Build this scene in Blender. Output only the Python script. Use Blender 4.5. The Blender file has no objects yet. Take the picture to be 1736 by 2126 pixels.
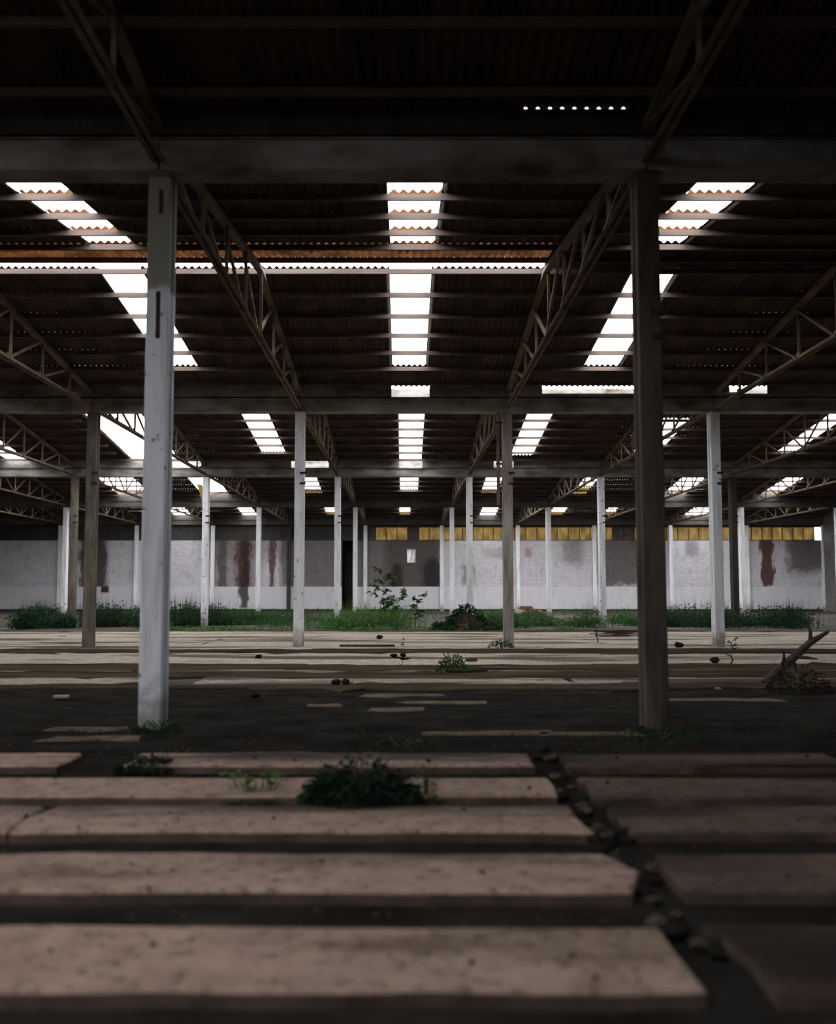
import bpy, math, random
from mathutils import Vector, Matrix

# ------------------------------------------------------------------ camera, sky, exposure
SC = bpy.context.scene
COL = SC.collection
R = random.Random(7)
EYE = 1.65
PITCH = math.radians(4.8)
FPX, VPX, PPY = 2250.0, 838.0, 1037.0        # focal length / principal point in a 1736 x 2126 frame

cam_d = bpy.data.cameras.new('camera')
cam = bpy.data.objects.new('camera', cam_d)
COL.objects.link(cam)
cam.location = (0, 0, EYE)
cam.rotation_euler = (math.pi / 2 + PITCH, 0, 0)
cam_d.sensor_fit = 'HORIZONTAL'
cam_d.sensor_width = 36
cam_d.lens = FPX / 1736 * 36
cam_d.shift_x = (868 - VPX) / 1736
cam_d.shift_y = (PPY - 1063) / 1736
cam_d.clip_start = 0.05
cam_d.clip_end = 600
cam_d.dof.use_dof = True
cam_d.dof.focus_distance = 30.0
cam_d.dof.aperture_fstop = 1.1
SC.camera = cam

W = bpy.data.worlds.new('overcast_sky')
SC.world = W
W.use_nodes = True
bg = W.node_tree.nodes['Background']
bg.inputs['Color'].default_value = (0.985, 0.985, 1.0, 1)
bg.inputs['Strength'].default_value = 9.0

SC.view_settings.view_transform = 'Standard'
SC.view_settings.look = 'None'
SC.view_settings.gamma = 1.0
SC.view_settings.use_curve_mapping = False
SC.view_settings.exposure = 0.0
SC.cycles.use_denoising = True
SC.cycles.max_bounces = 8
SC.cycles.diffuse_bounces = 5

# ------------------------------------------------------------------ dimensions (metres)
ROW0 = 13.15            # first column row
BAY = 18.05             # depth of one roof bay
SPX = 6.0               # column spacing across
ROWS = [ROW0 + BAY * k for k in range(-1, 5)]       # row 0 behind the camera ... row 5 = far wall
RZ, SL = 8.55, 0.1165   # ridge height of the sheets, roof slope
HALF = BAY / 2
XL, XR = -33.0, 33.0
PURL = [0.4, 1.7, 3.0, 4.3, 5.6, 6.9, 8.2]
COURSES = [(0.12, 1.75), (1.65, 3.05), (2.95, 4.35), (4.25, 5.65), (5.55, 6.95), (6.85, 8.74)]
def roof_z(u): return RZ - SL * u

def ground(px, py, z=0.0):
    """world point of height z seen at a photograph pixel (used to measure positions)"""
    a, b = px - VPX, PPY - py
    c, s = math.cos(PITCH), math.sin(PITCH)
    v = Vector((a, FPX * c - b * s, FPX * s + b * c))
    t = (z - EYE) / v.z
    return Vector((v.x * t, v.y * t, z))

# ------------------------------------------------------------------ helpers
class MB:
    def __init__(s): s.v, s.f = [], []
    def add(s, vs, fs):
        n = len(s.v); s.v += [tuple(p) for p in vs]; s.f += [tuple(i + n for i in f) for f in fs]; return s
    def box(s, x0, x1, y0, y1, z0, z1):
        return s.add([(x0,y0,z0),(x1,y0,z0),(x1,y1,z0),(x0,y1,z0),(x0,y0,z1),(x1,y0,z1),(x1,y1,z1),(x0,y1,z1)],
                     [(0,3,2,1),(4,5,6,7),(0,1,5,4),(1,2,6,5),(2,3,7,6),(3,0,4,7)])
    def bar(s, a, b, w, h, up=(0,0,1)):
        a, b = Vector(a), Vector(b); d = (b - a).normalized()
        sd = d.cross(Vector(up))
        if sd.length < 1e-4: sd = d.cross(Vector((1,0,0)))
        sd.normalize(); u = sd.cross(d)
        vs = []
        for p in (a, b):
            for i, j in ((-1,-1),(1,-1),(1,1),(-1,1)):
                vs.append(p + sd * (w/2*i) + u * (h/2*j))
        return s.add(vs, [(0,3,2,1),(4,5,6,7),(0,1,5,4),(1,2,6,5),(2,3,7,6),(3,0,4,7)])
    def tube(s, pts, rads, n=8, cap=True):
        rings = []
        base = len(s.v)
        for i, p in enumerate(pts):
            p = Vector(p)
            d = (Vector(pts[min(i+1, len(pts)-1)]) - Vector(pts[max(i-1, 0)])).normalized()
            sd = d.cross(Vector((0.13, 0.2, 1)) if abs(d.z) < .9 else Vector((1, 0.1, 0))).normalized(); u = sd.cross(d)
            r = rads[i] if isinstance(rads, (list, tuple)) else rads
            for k in range(n):
                t = 2*math.pi*k/n
                s.v.append(tuple(p + sd*(r*math.cos(t)) + u*(r*math.sin(t))))
        for i in range(len(pts)-1):
            for k in range(n):
                a = base+i*n+k; b = base+i*n+(k+1) % n
                s.f.append((a, b, b+n, a+n))
        if cap:
            s.f.append(tuple(base+k for k in range(n))[::-1])
            s.f.append(tuple(base+(len(pts)-1)*n+k for k in range(n)))
        return s
    def build(s, name, m=None, parent=None, smooth=False, loc=None):
        me = bpy.data.meshes.new(name)
        me.from_pydata(s.v, [], s.f); me.update()
        if smooth:
            for p in me.polygons: p.use_smooth = True
        o = bpy.data.objects.new(name, me)
        COL.objects.link(o)
        if m: me.materials.append(m)
        if parent: o.parent = parent
        if loc is not None: o.location = loc
        return o

def bevel(o, w=0.01, seg=1):
    b = o.modifiers.new('bevel', 'BEVEL'); b.width = w; b.segments = seg; b.limit_method = 'ANGLE'
    return o
def empty(name, loc=(0,0,0), rz=0.0):
    o = bpy.data.objects.new(name, None); COL.objects.link(o)
    o.location = loc; o.rotation_euler = (0, 0, rz); o.empty_display_size = .3
    return o
def tag(o, label, cat, group=None, kind=None):
    o['label'] = label; o['category'] = cat
    if group: o['group'] = group
    if kind: o['kind'] = kind
    return o
def struct(o): o['kind'] = 'structure'; return o
def copy_tree(o, parent=None):
    c = o.copy(); COL.objects.link(c)
    if parent: c.parent = parent
    for ch in o.children: copy_tree(ch, c)
    return c

# ------------------------------------------------------------------ materials
def mat(name, base, rough=.9, spec=.2):
    m = bpy.data.materials.new(name); m.use_nodes = True
    nt = m.node_tree; b = nt.nodes['Principled BSDF']
    b.inputs['Base Color'].default_value = (*base, 1); b.inputs['Roughness'].default_value = rough
    b.inputs['Specular IOR Level'].default_value = spec
    return m, nt, b
def N(nt, t, **kw):
    n = nt.nodes.new(t)
    for k, v in kw.items(): setattr(n, k, v)
    return n
def pos(nt, scale=(1,1,1), obj=False):
    if obj:
        g = N(nt, 'ShaderNodeTexCoord').outputs['Object']
    else:
        g = N(nt, 'ShaderNodeNewGeometry').outputs['Position']
    mp = N(nt, 'ShaderNodeMapping'); mp.inputs['Scale'].default_value = scale
    nt.links.new(g, mp.inputs['Vector']); return mp.outputs['Vector']
def noise(nt, vec, scale, detail=4, rough=.6):
    n = N(nt, 'ShaderNodeTexNoise'); n.inputs['Scale'].default_value = scale
    n.inputs['Detail'].default_value = detail; n.inputs['Roughness'].default_value = rough
    nt.links.new(vec, n.inputs['Vector']); return n.outputs['Fac']
def ramp(nt, fac, stops):
    r = N(nt, 'ShaderNodeValToRGB'); e = r.color_ramp.elements
    while len(e) < len(stops): e.new(.5)
    for i, (p, c) in enumerate(stops):
        e[i].position = p; e[i].color = (*c, 1) if len(c) == 3 else c
    nt.links.new(fac, r.inputs['Fac']); return r.outputs['Color']
def mix(nt, fac, a, b):
    m = N(nt, 'ShaderNodeMix', data_type='RGBA')
    for sock, v in ((m.inputs['Factor'], fac), (m.inputs[6], a), (m.inputs[7], b)):
        if isinstance(v, (int, float)): sock.default_value = v
        elif isinstance(v, tuple): sock.default_value = (*v, 1)
        else: nt.links.new(v, sock)
    return m.outputs[2]
def math_(nt, op, a, b=None, clamp=False):
    m = N(nt, 'ShaderNodeMath', operation=op); m.use_clamp = clamp
    for i, v in enumerate((a, b)):
        if v is None: continue
        if isinstance(v, (int, float)): m.inputs[i].default_value = v
        else: nt.links.new(v, m.inputs[i])
    return m.outputs[0]
def smooth(nt, v, lo, hi):
    m = N(nt, 'ShaderNodeMapRange', interpolation_type='SMOOTHSTEP')
    nt.links.new(v, m.inputs['Value']); m.inputs['From Min'].default_value = lo; m.inputs['From Max'].default_value = hi
    return m.outputs['Result']
def bump(nt, b, h, strength=.3, dist=.02):
    n = N(nt, 'ShaderNodeBump'); n.inputs['Strength'].default_value = strength; n.inputs['Distance'].default_value = dist
    nt.links.new(h, n.inputs['Height']); nt.links.new(n.outputs['Normal'], b.inputs['Normal'])
def grainy(name, c0, c1, scale=3, rough=.9, stretch=(1,1,1), c2=None, bs=.25, lo=.35, hi=.65, spec=.12):
    m, nt, b = mat(name, c0, rough, spec)
    v = pos(nt, stretch)
    f = noise(nt, v, scale, 6)
    stops = [(lo, c0), (hi, c1)] if c2 is None else [(lo-.05, c2), (lo+.05, c0), (hi, c1)]
    nt.links.new(ramp(nt, f, stops), b.inputs['Base Color'])
    bump(nt, b, noise(nt, pos(nt), 40, 3), bs)
    return m

M = {}
def paint_mat(name, paint, under, edge=None):
    """old limewash over concrete: chips, streaks, worn foot; edge = height where the paint stops"""
    m, nt, b = mat(name, paint)
    v = pos(nt); vs = pos(nt, (3, 3, .35))
    streak = noise(nt, vs, 2.2, 5); chip = noise(nt, v, 5.5, 6)
    c = mix(nt, smooth(nt, streak, .42, .72), paint, tuple(x*.72 for x in paint))
    c = mix(nt, smooth(nt, chip, .62, .68), c, under)
    sz = N(nt, 'ShaderNodeSeparateXYZ'); nt.links.new(v, sz.inputs[0])
    z = math_(nt, 'ADD', sz.outputs['Z'], math_(nt, 'MULTIPLY', math_(nt, 'SUBTRACT', chip, .5), 1.1))
    foot = math_(nt, 'SUBTRACT', 1.0, smooth(nt, z, .1, .75), clamp=True)
    c = mix(nt, math_(nt, 'MULTIPLY', foot, .85), c, tuple(x*.75 for x in under))
    if edge:
        z2 = math_(nt, 'ADD', sz.outputs['Z'], math_(nt, 'MULTIPLY', math_(nt, 'SUBTRACT', chip, .5), .25))
        c = mix(nt, smooth(nt, z2, edge-.06, edge+.06), c, under)
    nt.links.new(c, b.inputs['Base Color'])
    bump(nt, b, chip, .25, .01)
    return m
M['paint'] = paint_mat('limewashed_concrete', (.78, .79, .82), (.24, .21, .18))
M['paint_edge'] = paint_mat('limewashed_concrete_lower', (.66, .69, .75), (.24, .23, .21), 5.32)
M['bare'] = grainy('bare_sooty_concrete', (.11, .095, .08), (.20, .17, .14), 2.5, stretch=(2,2,.5), c2=(.06,.05,.045))
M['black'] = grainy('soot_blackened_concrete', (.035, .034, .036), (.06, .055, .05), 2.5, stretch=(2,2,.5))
M['beam'] = grainy('stained_beam_concrete', (.15, .135, .115), (.34, .33, .32), .9, stretch=(1,1,2.5), c2=(.07,.058,.046))
M['beam_dark'] = grainy('dark_beam_concrete', (.05, .045, .04), (.10, .09, .085), .9, stretch=(1,1,2.5))  # darker concrete tone for the two far beams and the blank panels
M['sheet'] = grainy('weathered_roof_sheet', (.048, .038, .033), (.10, .066, .047), 1.1, stretch=(2,.6,1), c2=(.02,.02,.022))
M['purlin'] = grainy('greyed_purlin_timber', (.085, .066, .058), (.135, .105, .092), 2, stretch=(.4,3,3))
M['steel'] = grainy('rust_brown_truss_steel', (.13, .10, .072), (.22, .175, .125), 1.6, c2=(.08,.05,.03))
M['iron'] = grainy('dark_rusty_iron', (.03, .022, .018), (.07, .04, .025), 9)
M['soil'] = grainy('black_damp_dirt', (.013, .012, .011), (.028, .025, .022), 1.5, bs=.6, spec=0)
M['stone'] = grainy('grey_brown_rubble', (.10, .085, .07), (.22, .19, .16), 6, bs=.6)
M['deadwood'] = grainy('dead_dark_wood', (.03, .025, .02), (.07, .055, .04), 8)
M['stem'] = grainy('plant_stem', (.05, .07, .025), (.09, .10, .04), 12)
M['rustpile'] = grainy('rust_red_scrap', (.035, .019, .012), (.07, .036, .02), 7)
def leaf_mat(name, a, bb):
    m, nt, b = mat(name, a, .6)
    oi = noise(nt, pos(nt), 3.0, 3)
    c = ramp(nt, oi, [(.3, a), (.7, bb)])
    nt.links.new(c, b.inputs['Base Color'])
    tr = N(nt, 'ShaderNodeBsdfTranslucent'); nt.links.new(c, tr.inputs['Color'])
    mx = N(nt, 'ShaderNodeMixShader'); mx.inputs[0].default_value = .3
    nt.links.new(b.outputs[0], mx.inputs[1]); nt.links.new(tr.outputs[0], mx.inputs[2])
    nt.links.new(mx.outputs[0], nt.nodes['Material Output'].inputs['Surface'])
    return m
M['leaf'] = leaf_mat('weed_leaf', (.024, .062, .021), (.056, .125, .034))
M['leafsap'] = leaf_mat('dark_sapling_leaf', (.02, .065, .022), (.05, .12, .035))
M['leafblack'] = leaf_mat('blackish_bush_leaf', (.007, .016, .009), (.014, .034, .015))
M['leafdark'] = leaf_mat('dark_weed_leaf', (.010, .034, .014), (.024, .062, .022))
M['leafpale'] = leaf_mat('pale_weed_leaf', (.045, .13, .035), (.11, .21, .06))
M['leafbrown'] = leaf_mat('withered_leaf', (.02, .012, .009), (.04, .024, .015))
def fibreglass(name, col, trans):
    m, nt, b = mat(name, col, .5)
    f = noise(nt, pos(nt, (1.2, 1.2, .5)), 2.0, 5)
    c = ramp(nt, f, [(.3, tuple(x*.35 for x in trans)), (.65, trans)])
    tr = N(nt, 'ShaderNodeBsdfTranslucent'); nt.links.new(c, tr.inputs['Color'])
    mx = N(nt, 'ShaderNodeMixShader'); mx.inputs[0].default_value = .8
    nt.links.new(b.outputs[0], mx.inputs[1]); nt.links.new(tr.outputs[0], mx.inputs[2])
    nt.links.new(mx.outputs[0], nt.nodes['Material Output'].inputs['Surface'])
    return m
M['amber'] = fibreglass('amber_translucent_sheet', (.20, .11, .06), (.40, .25, .145))
M['yellow'] = fibreglass('yellow_translucent_sheet', (.45, .32, .12), (.35, .28, .155))
M['haze_pane'] = fibreglass('milky_window_pane', (.6, .6, .6), (.55, .53, .54))

# floor: grimy concrete, darker dirt by patches
m, nt, b = mat('grimy_concrete_floor', (.2, .2, .2)); M['floor'] = m
v = pos(nt); vb = pos(nt, (.22, 1, 1))
n1 = noise(nt, vb, .9, 6, .65); n2 = noise(nt, v, 4, 6)
c = ramp(nt, n1, [(.36, (.02, .017, .014)), (.5, (.045, .038, .03)), (.66, (.14, .12, .095))])
c = mix(nt, smooth(nt, n2, .5, .75), c, (.05, .042, .036))
nt.links.new(c, b.inputs['Base Color']); bump(nt, b, n2, .5, .03)
def slab_mat(name, hi, lo, dirt, thr):
    m, nt, b = mat(name, hi, .95, .05)
    v = pos(nt); vb = pos(nt, (.14, .6, 1))
    n1 = noise(nt, vb, 1.0, 5, .55); n2 = noise(nt, v, 5, 6); n3 = noise(nt, v, 40, 3)
    c = mix(nt, smooth(nt, n2, .35, .7), hi, lo)
    c = mix(nt, smooth(nt, n1, thr, thr+.12), c, dirt)
    c = mix(nt, math_(nt, 'MULTIPLY', smooth(nt, noise(nt, v, 14, 5, .7), .50, .66), .7), c, dirt)
    nt.links.new(c, b.inputs['Base Color']); bump(nt, b, n3, .4, .01)
    return m
M['slab'] = slab_mat('pale_dusty_slab', (.43, .375, .315), (.27, .23, .185), (.085, .068, .048), .49)
M['slab_dirty'] = slab_mat('dirty_slab', (.33, .285, .23), (.19, .158, .12), (.045, .037, .028), .43)
M['plinth'] = slab_mat('red_brown_worn_slab', (.33, .235, .19), (.23, .16, .128), (.05, .038, .031), .51)
M['plinth_dark'] = slab_mat('dark_brown_slab', (.12, .082, .065), (.08, .056, .046), (.022, .018, .016), .46)  # darker tone of the worn slab, used right of the trench
M['crumb'] = grainy('crumbled_brown_concrete', (.07, .056, .042), (.15, .12, .09), 4, spec=0)
M['drift'] = grainy('brown_dirt_drift', (.028, .022, .016), (.065, .05, .035), 1.2, stretch=(.3,1,1), spec=0)
M['riser'] = grainy('shade_toned_slab_edge', (.055, .04, .032), (.11, .075, .06), 4, spec=0)  # shade on the slab sides, painted in as dark brown

# far wall: whitewashed brick with bare and rusty patches, plus bay shade painted in grey
def wall_mat(name, brick, stains_and_shade, base, dark):
    m, nt, b = mat(name, base)
    g = N(nt, 'ShaderNodeNewGeometry').outputs['Position']
    s = N(nt, 'ShaderNodeSeparateXYZ'); nt.links.new(g, s.inputs[0])
    cv = N(nt, 'ShaderNodeCombineXYZ')
    nt.links.new(math_(nt, 'ADD', s.outputs['X'], s.outputs['Y']), cv.inputs[0]); nt.links.new(s.outputs['Z'], cv.inputs[1])
    n1 = noise(nt, g, .8, 6, .7); n2 = noise(nt, pos(nt, (2, 2, .6)), 1.4, 6, .7)
    c = mix(nt, smooth(nt, n2, .48, .75), base, dark)
    jx = math_(nt, 'ADD', s.outputs['X'], math_(nt, 'MULTIPLY', math_(nt, 'SUBTRACT', n2, .5), 1.6))
    jz = math_(nt, 'ADD', s.outputs['Z'], math_(nt, 'MULTIPLY', math_(nt, 'SUBTRACT', n1, .5), 2.2))
    for x0, x1, z0, z1, soft, col, k in stains_and_shade:
        f = math_(nt, 'MULTIPLY', smooth(nt, jx, x0-soft, x0+soft), smooth(nt, jx, x1+soft, x1-soft))
        f = math_(nt, 'MULTIPLY', f, math_(nt, 'MULTIPLY', smooth(nt, jz, z0-soft, z0+soft), smooth(nt, jz, z1+soft, z1-soft)))
        c = mix(nt, math_(nt, 'MULTIPLY', f, k), c, col)
    if brick:
        bt = N(nt, 'ShaderNodeTexBrick'); nt.links.new(cv.outputs[0], bt.inputs['Vector'])
        bt.inputs['Scale'].default_value = 1; bt.inputs['Brick Width'].default_value = .36
        bt.inputs['Row Height'].default_value = .17; bt.inputs['Mortar Size'].default_value = .012
        bt.inputs['Color1'].default_value = (1,1,1,1); bt.inputs['Color2'].default_value = (.85,.85,.85,1); bt.inputs['Mortar'].default_value = (.62,.6,.6,1)
        mm = N(nt, 'ShaderNodeMix', data_type='RGBA', blend_type='MULTIPLY'); mm.inputs['Factor'].default_value = 1
        nt.links.new(c, mm.inputs[6]); nt.links.new(bt.outputs['Color'], mm.inputs[7]); c = mm.outputs[2]
        bump(nt, b, math_(nt, 'SUBTRACT', 1.0, bt.outputs['Fac']), .5, .02)
    nt.links.new(c, b.inputs['Base Color'])
    return m
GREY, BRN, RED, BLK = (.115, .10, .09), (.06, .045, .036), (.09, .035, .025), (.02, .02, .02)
STAINS_AND_SHADE = [(-8.8, 2.85, 1.5, 6.5, .2, GREY, .85), (-1.5, 2.8, 1.5, 6.5, .5, (.075,.062,.055), .7), (-16, -9, 4.2, 6.5, .8, GREY, .5), (-25.5, -23.3, 1.6, 6.2, .3, BRN, .95),  # the first two patches paint the shade over the central bay
          (-14.6, -13.9, 1.9, 6, .15, BRN, .9), (-15.3, -11.2, 1.7, 6, .5, GREY, .6), (-13.2, -12.0, 1.6, 6, .25, RED, .95), (-12.7, -12.2, 1.2, 5.6, .25, BLK, .8), (-10.6, -10.1, 1.8, 6, .15, RED, .9), (-9.7, -8.6, 1.8, 6, .3, BRN, .7),
          (-.9, -.1, 1.6, 3.9, .25, BLK, .8), (1.5, 2.8, 1.4, 4.2, .35, BLK, .85),
          (15.3, 19.0, 2.0, 6, .4, BRN, .85), (12.6, 14.2, 3.6, 6.2, .6, GREY, .6), (22.2, 23.2, 4.2, 5.6, .3, (.25,.24,.26), .8),  # the soft GREY one paints the diagonal shade in its bay's upper corner
          (28.1, 29.1, 2.0, 6, .12, RED, .95), (30.2, 34, 3.0, 6, .5, BRN, .8), (4.6, 5.6, 2.0, 3.6, .2, (.16,.15,.14), .7),
          (9.5, 10.1, 4.2, 5.1, .15, (.30,.2,.2), .7), (6.2, 8.2, 4.4, 5.0, .2, (.42,.34,.36), .7)]
M['brick'] = wall_mat('whitewashed_brick', True, STAINS_AND_SHADE, (.60, .585, .62), (.40, .38, .39))
M['wainscot'] = wall_mat('smooth_wainscot_plaster', False,
    [(-12.9, -12.2, .1, 2.2, .12, BLK, .9), (19.0, 19.4, 1.2, 2.3, .1, BRN, .6)], (.58, .565, .60), (.47, .46, .48))
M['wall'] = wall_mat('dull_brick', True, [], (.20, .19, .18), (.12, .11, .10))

# ------------------------------------------------------------------ ground outside, floor
gnd = MB().box(-160, 160, -120, 260, -.5, -.12).build('ground_outside', M['soil']); struct(gnd)
floor = MB()
nx, ny = 60, 100
y0f, y1f = ROWS[0]-.3, ROWS[5]+.4
fl = MB().box(XL, XR, y0f, y1f, -.11, 0).build('floor', M['floor']); struct(fl)

soil_z = .012
def slab(name, x0, x1, y0, y1, z, m, seed, jag=.06, parent=fl, edge=None):
    """concrete slab with broken, wavy edges and a chamfered rim"""
    rr = random.Random(seed); pts = []
    nxs = max(3, int((x1-x0)/.35)); nys = max(2, int((y1-y0)/.35))
    for i in range(nxs): pts.append((x0+(x1-x0)*i/nxs, y0))
    for i in range(nys): pts.append((x1, y0+(y1-y0)*i/nys))
    for i in range(nxs): pts.append((x1-(x1-x0)*i/nxs, y1))
    for i in range(nys): pts.append((x0, y1-(y1-y0)*i/nys))
    cx, cy = (x0+x1)/2, (y0+y1)/2
    q = []
    ph = rr.random()*6
    for i, (x, y) in enumerate(pts):
        j = jag*(.5*math.sin(i*.37+ph)+.3*math.sin(i*.91+ph*2)+rr.uniform(-.4, .4))
        if rr.random() < .05: j -= jag*1.6
        ex = 1 if x in (x0, x1) else 0; ey = 1 if y in (y0, y1) else 0
        q.append((x + math.copysign(j, x-cx)*ex, y + math.copysign(j, y-cy)*ey))
    n = len(q); b = MB(); c = .02
    low = [(x, y, .0) for x, y in q]; mid = [(x, y, z-c) for x, y in q]
    top = [(x-math.copysign(min(c, .3), x-cx), y-math.copysign(min(c, .3), y-cy), z) for x, y in q]
    b.v = low+mid+top
    for k in (0, 1):
        for i in range(n):
            b.f.append((k*n+i, k*n+(i+1) % n, (k+1)*n+(i+1) % n, (k+1)*n+i))
    b.f.append(tuple(2*n+i for i in range(n)))
    o = b.build(name, m, parent)
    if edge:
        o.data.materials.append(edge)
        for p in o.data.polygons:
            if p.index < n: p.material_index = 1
    return o

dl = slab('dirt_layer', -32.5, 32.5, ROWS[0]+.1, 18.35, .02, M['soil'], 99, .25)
# foreground: long low slabs laid across, cut by a trench at x = 1.2 .. 1.5
sd = 100
for k, (ya, yb) in enumerate([(9.84, 10.52), (8.41, 9.15), (7.2, 7.98), (5.8, 6.55), (4.4, 5.15), (3.0, 3.75)]):
    cuts = [(-9.6, -4.2), (-4.12, 1.17), (1.49, 6.1), (6.2, 11.0)]
    if k == 0: cuts = [(-9.6, -3.1), (-2.5, 1.17), (1.49, 4.0)]
    if k == 1: cuts = [(-9.6, -3.5), (-3.42, -.74), (.03, 1.17), (1.49, 6.3)]
    if k == 2: cuts = [(-9.6, -2.6), (-2.5, 1.17), (1.49, 6.3)]
    for xa, xb in cuts:
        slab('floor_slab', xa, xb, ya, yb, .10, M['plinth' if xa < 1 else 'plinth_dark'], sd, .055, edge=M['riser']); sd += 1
# thin broken remains in the dark stretch
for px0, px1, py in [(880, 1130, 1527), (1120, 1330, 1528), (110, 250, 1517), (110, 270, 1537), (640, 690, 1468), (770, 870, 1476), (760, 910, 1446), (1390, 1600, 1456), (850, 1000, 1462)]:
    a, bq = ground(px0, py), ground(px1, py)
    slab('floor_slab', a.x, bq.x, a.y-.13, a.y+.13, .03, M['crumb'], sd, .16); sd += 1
# middle ground: paler slabs with dark dirt joints between them
for ya, yb, mm, cuts in [
        (18.5, 20.7, 'slab_dirty', [(-10.5, -4.6), (-3.6, -.9), (-.75, 2.9), (3.1, 5.9), (6.0, 11.5)]),
        (21.2, 22.6, 'slab_dirty', [(-10.5, -5.5), (-5.3, .8), (1.7, 6.4), (6.5, 12)]),
        (23.3, 28.4, 'slab', [(-15, -6.1), (-6.0, -.1), (0, 5.9), (6.0, 15)]),
        (29.8, 36.8, 'slab', [(-18, -12.1), (-12, -6.1), (-6, -.05), (.05, 5.95), (6.05, 12), (12.1, 18)]),
        (37.0, 43.0, 'slab', [(-18, -12.1), (-12, -6.1), (-6, -.05), (.05, 5.95), (6.05, 12), (12.1, 18)])]:
    for xa, xb in cuts:
        slab('floor_slab', xa, xb, ya, yb, .05, M[mm], sd, .16); sd += 1

for ya, yb in ((28.1, 29.9), (22.3, 23.5), (20.3, 21.5), (18.2, 18.9), (42.6, 43.6)):
    for xa, xb in ((-18, -9.2), (-9.4, -2.1), (-2.4, 4.3), (4.1, 11), (10.8, 18)):
        slab('dirt_drift', xa, xb, ya+R.uniform(-.25, .25), yb+R.uniform(-.3, .4), .054+.0035*(sd % 4), M['drift'], sd, .34); sd += 1
gv = MB(); rr = random.Random(77)
for _ in range(2600):
    y = rr.uniform(2.6, 13); x = rr.uniform(-1, 1)*(3+y*.42); s_ = rr.uniform(.006, .022)*(1+y*.06)
    if rr.random() < .03: s_ *= 2.2
    on = any(a <= y <= c for a, c in ((9.84, 10.52), (8.41, 9.15), (7.2, 7.98), (5.8, 6.55), (4.4, 5.15), (3.0, 3.75)))
    if on and rr.random() < .75: continue
    z = (.098 if on and not 1.17 < x < 1.49 else .018)
    p = [(x+s_*rr.uniform(.6,1.3)*math.cos(t+.3), y+s_*rr.uniform(.6,1.3)*math.sin(t+.3), z) for t in (0, 2.1, 4.2)]
    gv.add(p+[(x, y, z+s_*rr.uniform(.5, 1.1))], [(0,1,3), (1,2,3), (2,0,3)])
go = gv.build('loose_gravel', M['drift'], fl); go['kind'] = 'stuff'
# ------------------------------------------------------------------ walls
yw = ROWS[5]
wb = struct(empty('wall_back', (0, yw, 0)))
def wpart(name, m, *boxes, parent=wb, bev=0):
    b = MB()
    for x0, x1, y0, y1, z0, z1 in boxes: b.box(x0, x1, y0, y1, z0, z1)
    o = b.build(name, M[m], parent)
    if bev: bevel(o, bev)
    return o
DX0, DX1 = -4.85, -3.95            # tall black doorway
WX0, WX1, WZ0, WZ1 = .27, .95, 3.83, 4.9
BT = 5.57
for k in range(-6, 6):
    x0, x1 = -3+6*k-0 + 0, -3+6*k+6
    x0, x1 = max(x0, XL), min(x1, XR)
    if x1 <= x0: continue
    segs = []
    if x0 <= DX0 < x1: segs = [(x0, DX0, 1.95, BT), (DX1, x1, 1.95, BT)]
    elif x0 <= WX0 < x1: segs = [(x0, WX0, 1.95, BT), (WX1, x1, 1.95, BT), (WX0, WX1, 1.95, WZ0), (WX0, WX1, WZ1, BT)]
    else: segs = [(x0, x1, 1.95, BT)]
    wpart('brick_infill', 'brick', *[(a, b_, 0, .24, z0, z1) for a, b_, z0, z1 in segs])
    ws = [(x0, DX0), (DX1, x1)] if x0 <= DX0 < x1 else [(x0, x1)]
    wpart('wainscot', 'wainscot', *[(a, b_, -.04, .24, .2, 1.95) for a, b_ in ws])
    wpart('plinth_course', 'black', *[(a, b_, -.02, .26, 0, .2) for a, b_ in ws])
dark_p = {-9: 1, 3: 1}
for x in range(-33, 34, 6):
    bevel(wpart('pilaster', 'black' if x in (-9,) else 'paint', (x-.15, x+.15, -.26, -.04, 0, 6.75)), .015)
# clerestory of yellow translucent panels over the right part of the wall, dark boarding over the left
x = -3.0
while x < XR-.05:
    near_p = min(abs(x - q) for q in range(-33, 34, 6))
    w = R.choice([.8, .84, .88])
    if x < 3 and R.random() < .12 or 16 < x < 18.2:
        wpart('panel', 'beam_dark', (x+.02, x+w-.02, .08, .10, BT+.04, 6.62))
    elif x + w < XR:
        zt = 6.62
        wpart('panel', 'yellow', (x+.02, x+w-.02, .08, .10, BT+.04, zt))
    wpart('mullion', 'iron', (x-.025, x+.025, .03, .12, BT, 6.65))
    x += w
wpart('clerestory_rail', 'iron', (-3, XR, .02, .13, 6.62, 6.8), (-3, XR, .02, .13, BT-.02, BT+.05))
wpart('upper_boarding', 'black', (XL, -3, .08, .16, BT, 6.8))
win = wpart('window_pane', 'haze_pane', (WX0, WX1, .12, .135, WZ0, WZ1))
# dark lobby behind the doorway
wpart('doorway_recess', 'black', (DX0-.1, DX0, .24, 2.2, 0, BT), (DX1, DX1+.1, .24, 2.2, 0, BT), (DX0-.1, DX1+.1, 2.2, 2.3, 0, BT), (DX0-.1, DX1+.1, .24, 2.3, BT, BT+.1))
wf = struct(MB().box(XL, -19, ROWS[0]-.3, ROWS[0]-.05, 0, 7.6).box(-11, XR, ROWS[0]-.3, ROWS[0]-.05, 0, 7.6).box(-19, -11, ROWS[0]-.3, ROWS[0]-.05, 4.8, 7.6).build('wall_front', M['wall']))   # unseen opening added at left behind the viewpoint to light the front column
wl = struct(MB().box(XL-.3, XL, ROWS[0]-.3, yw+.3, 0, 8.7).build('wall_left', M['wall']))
wr = struct(MB().box(XR, XR+.3, ROWS[0]-.3, yw+.3, 0, 8.7).build('wall_right', M['wall']))

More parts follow.
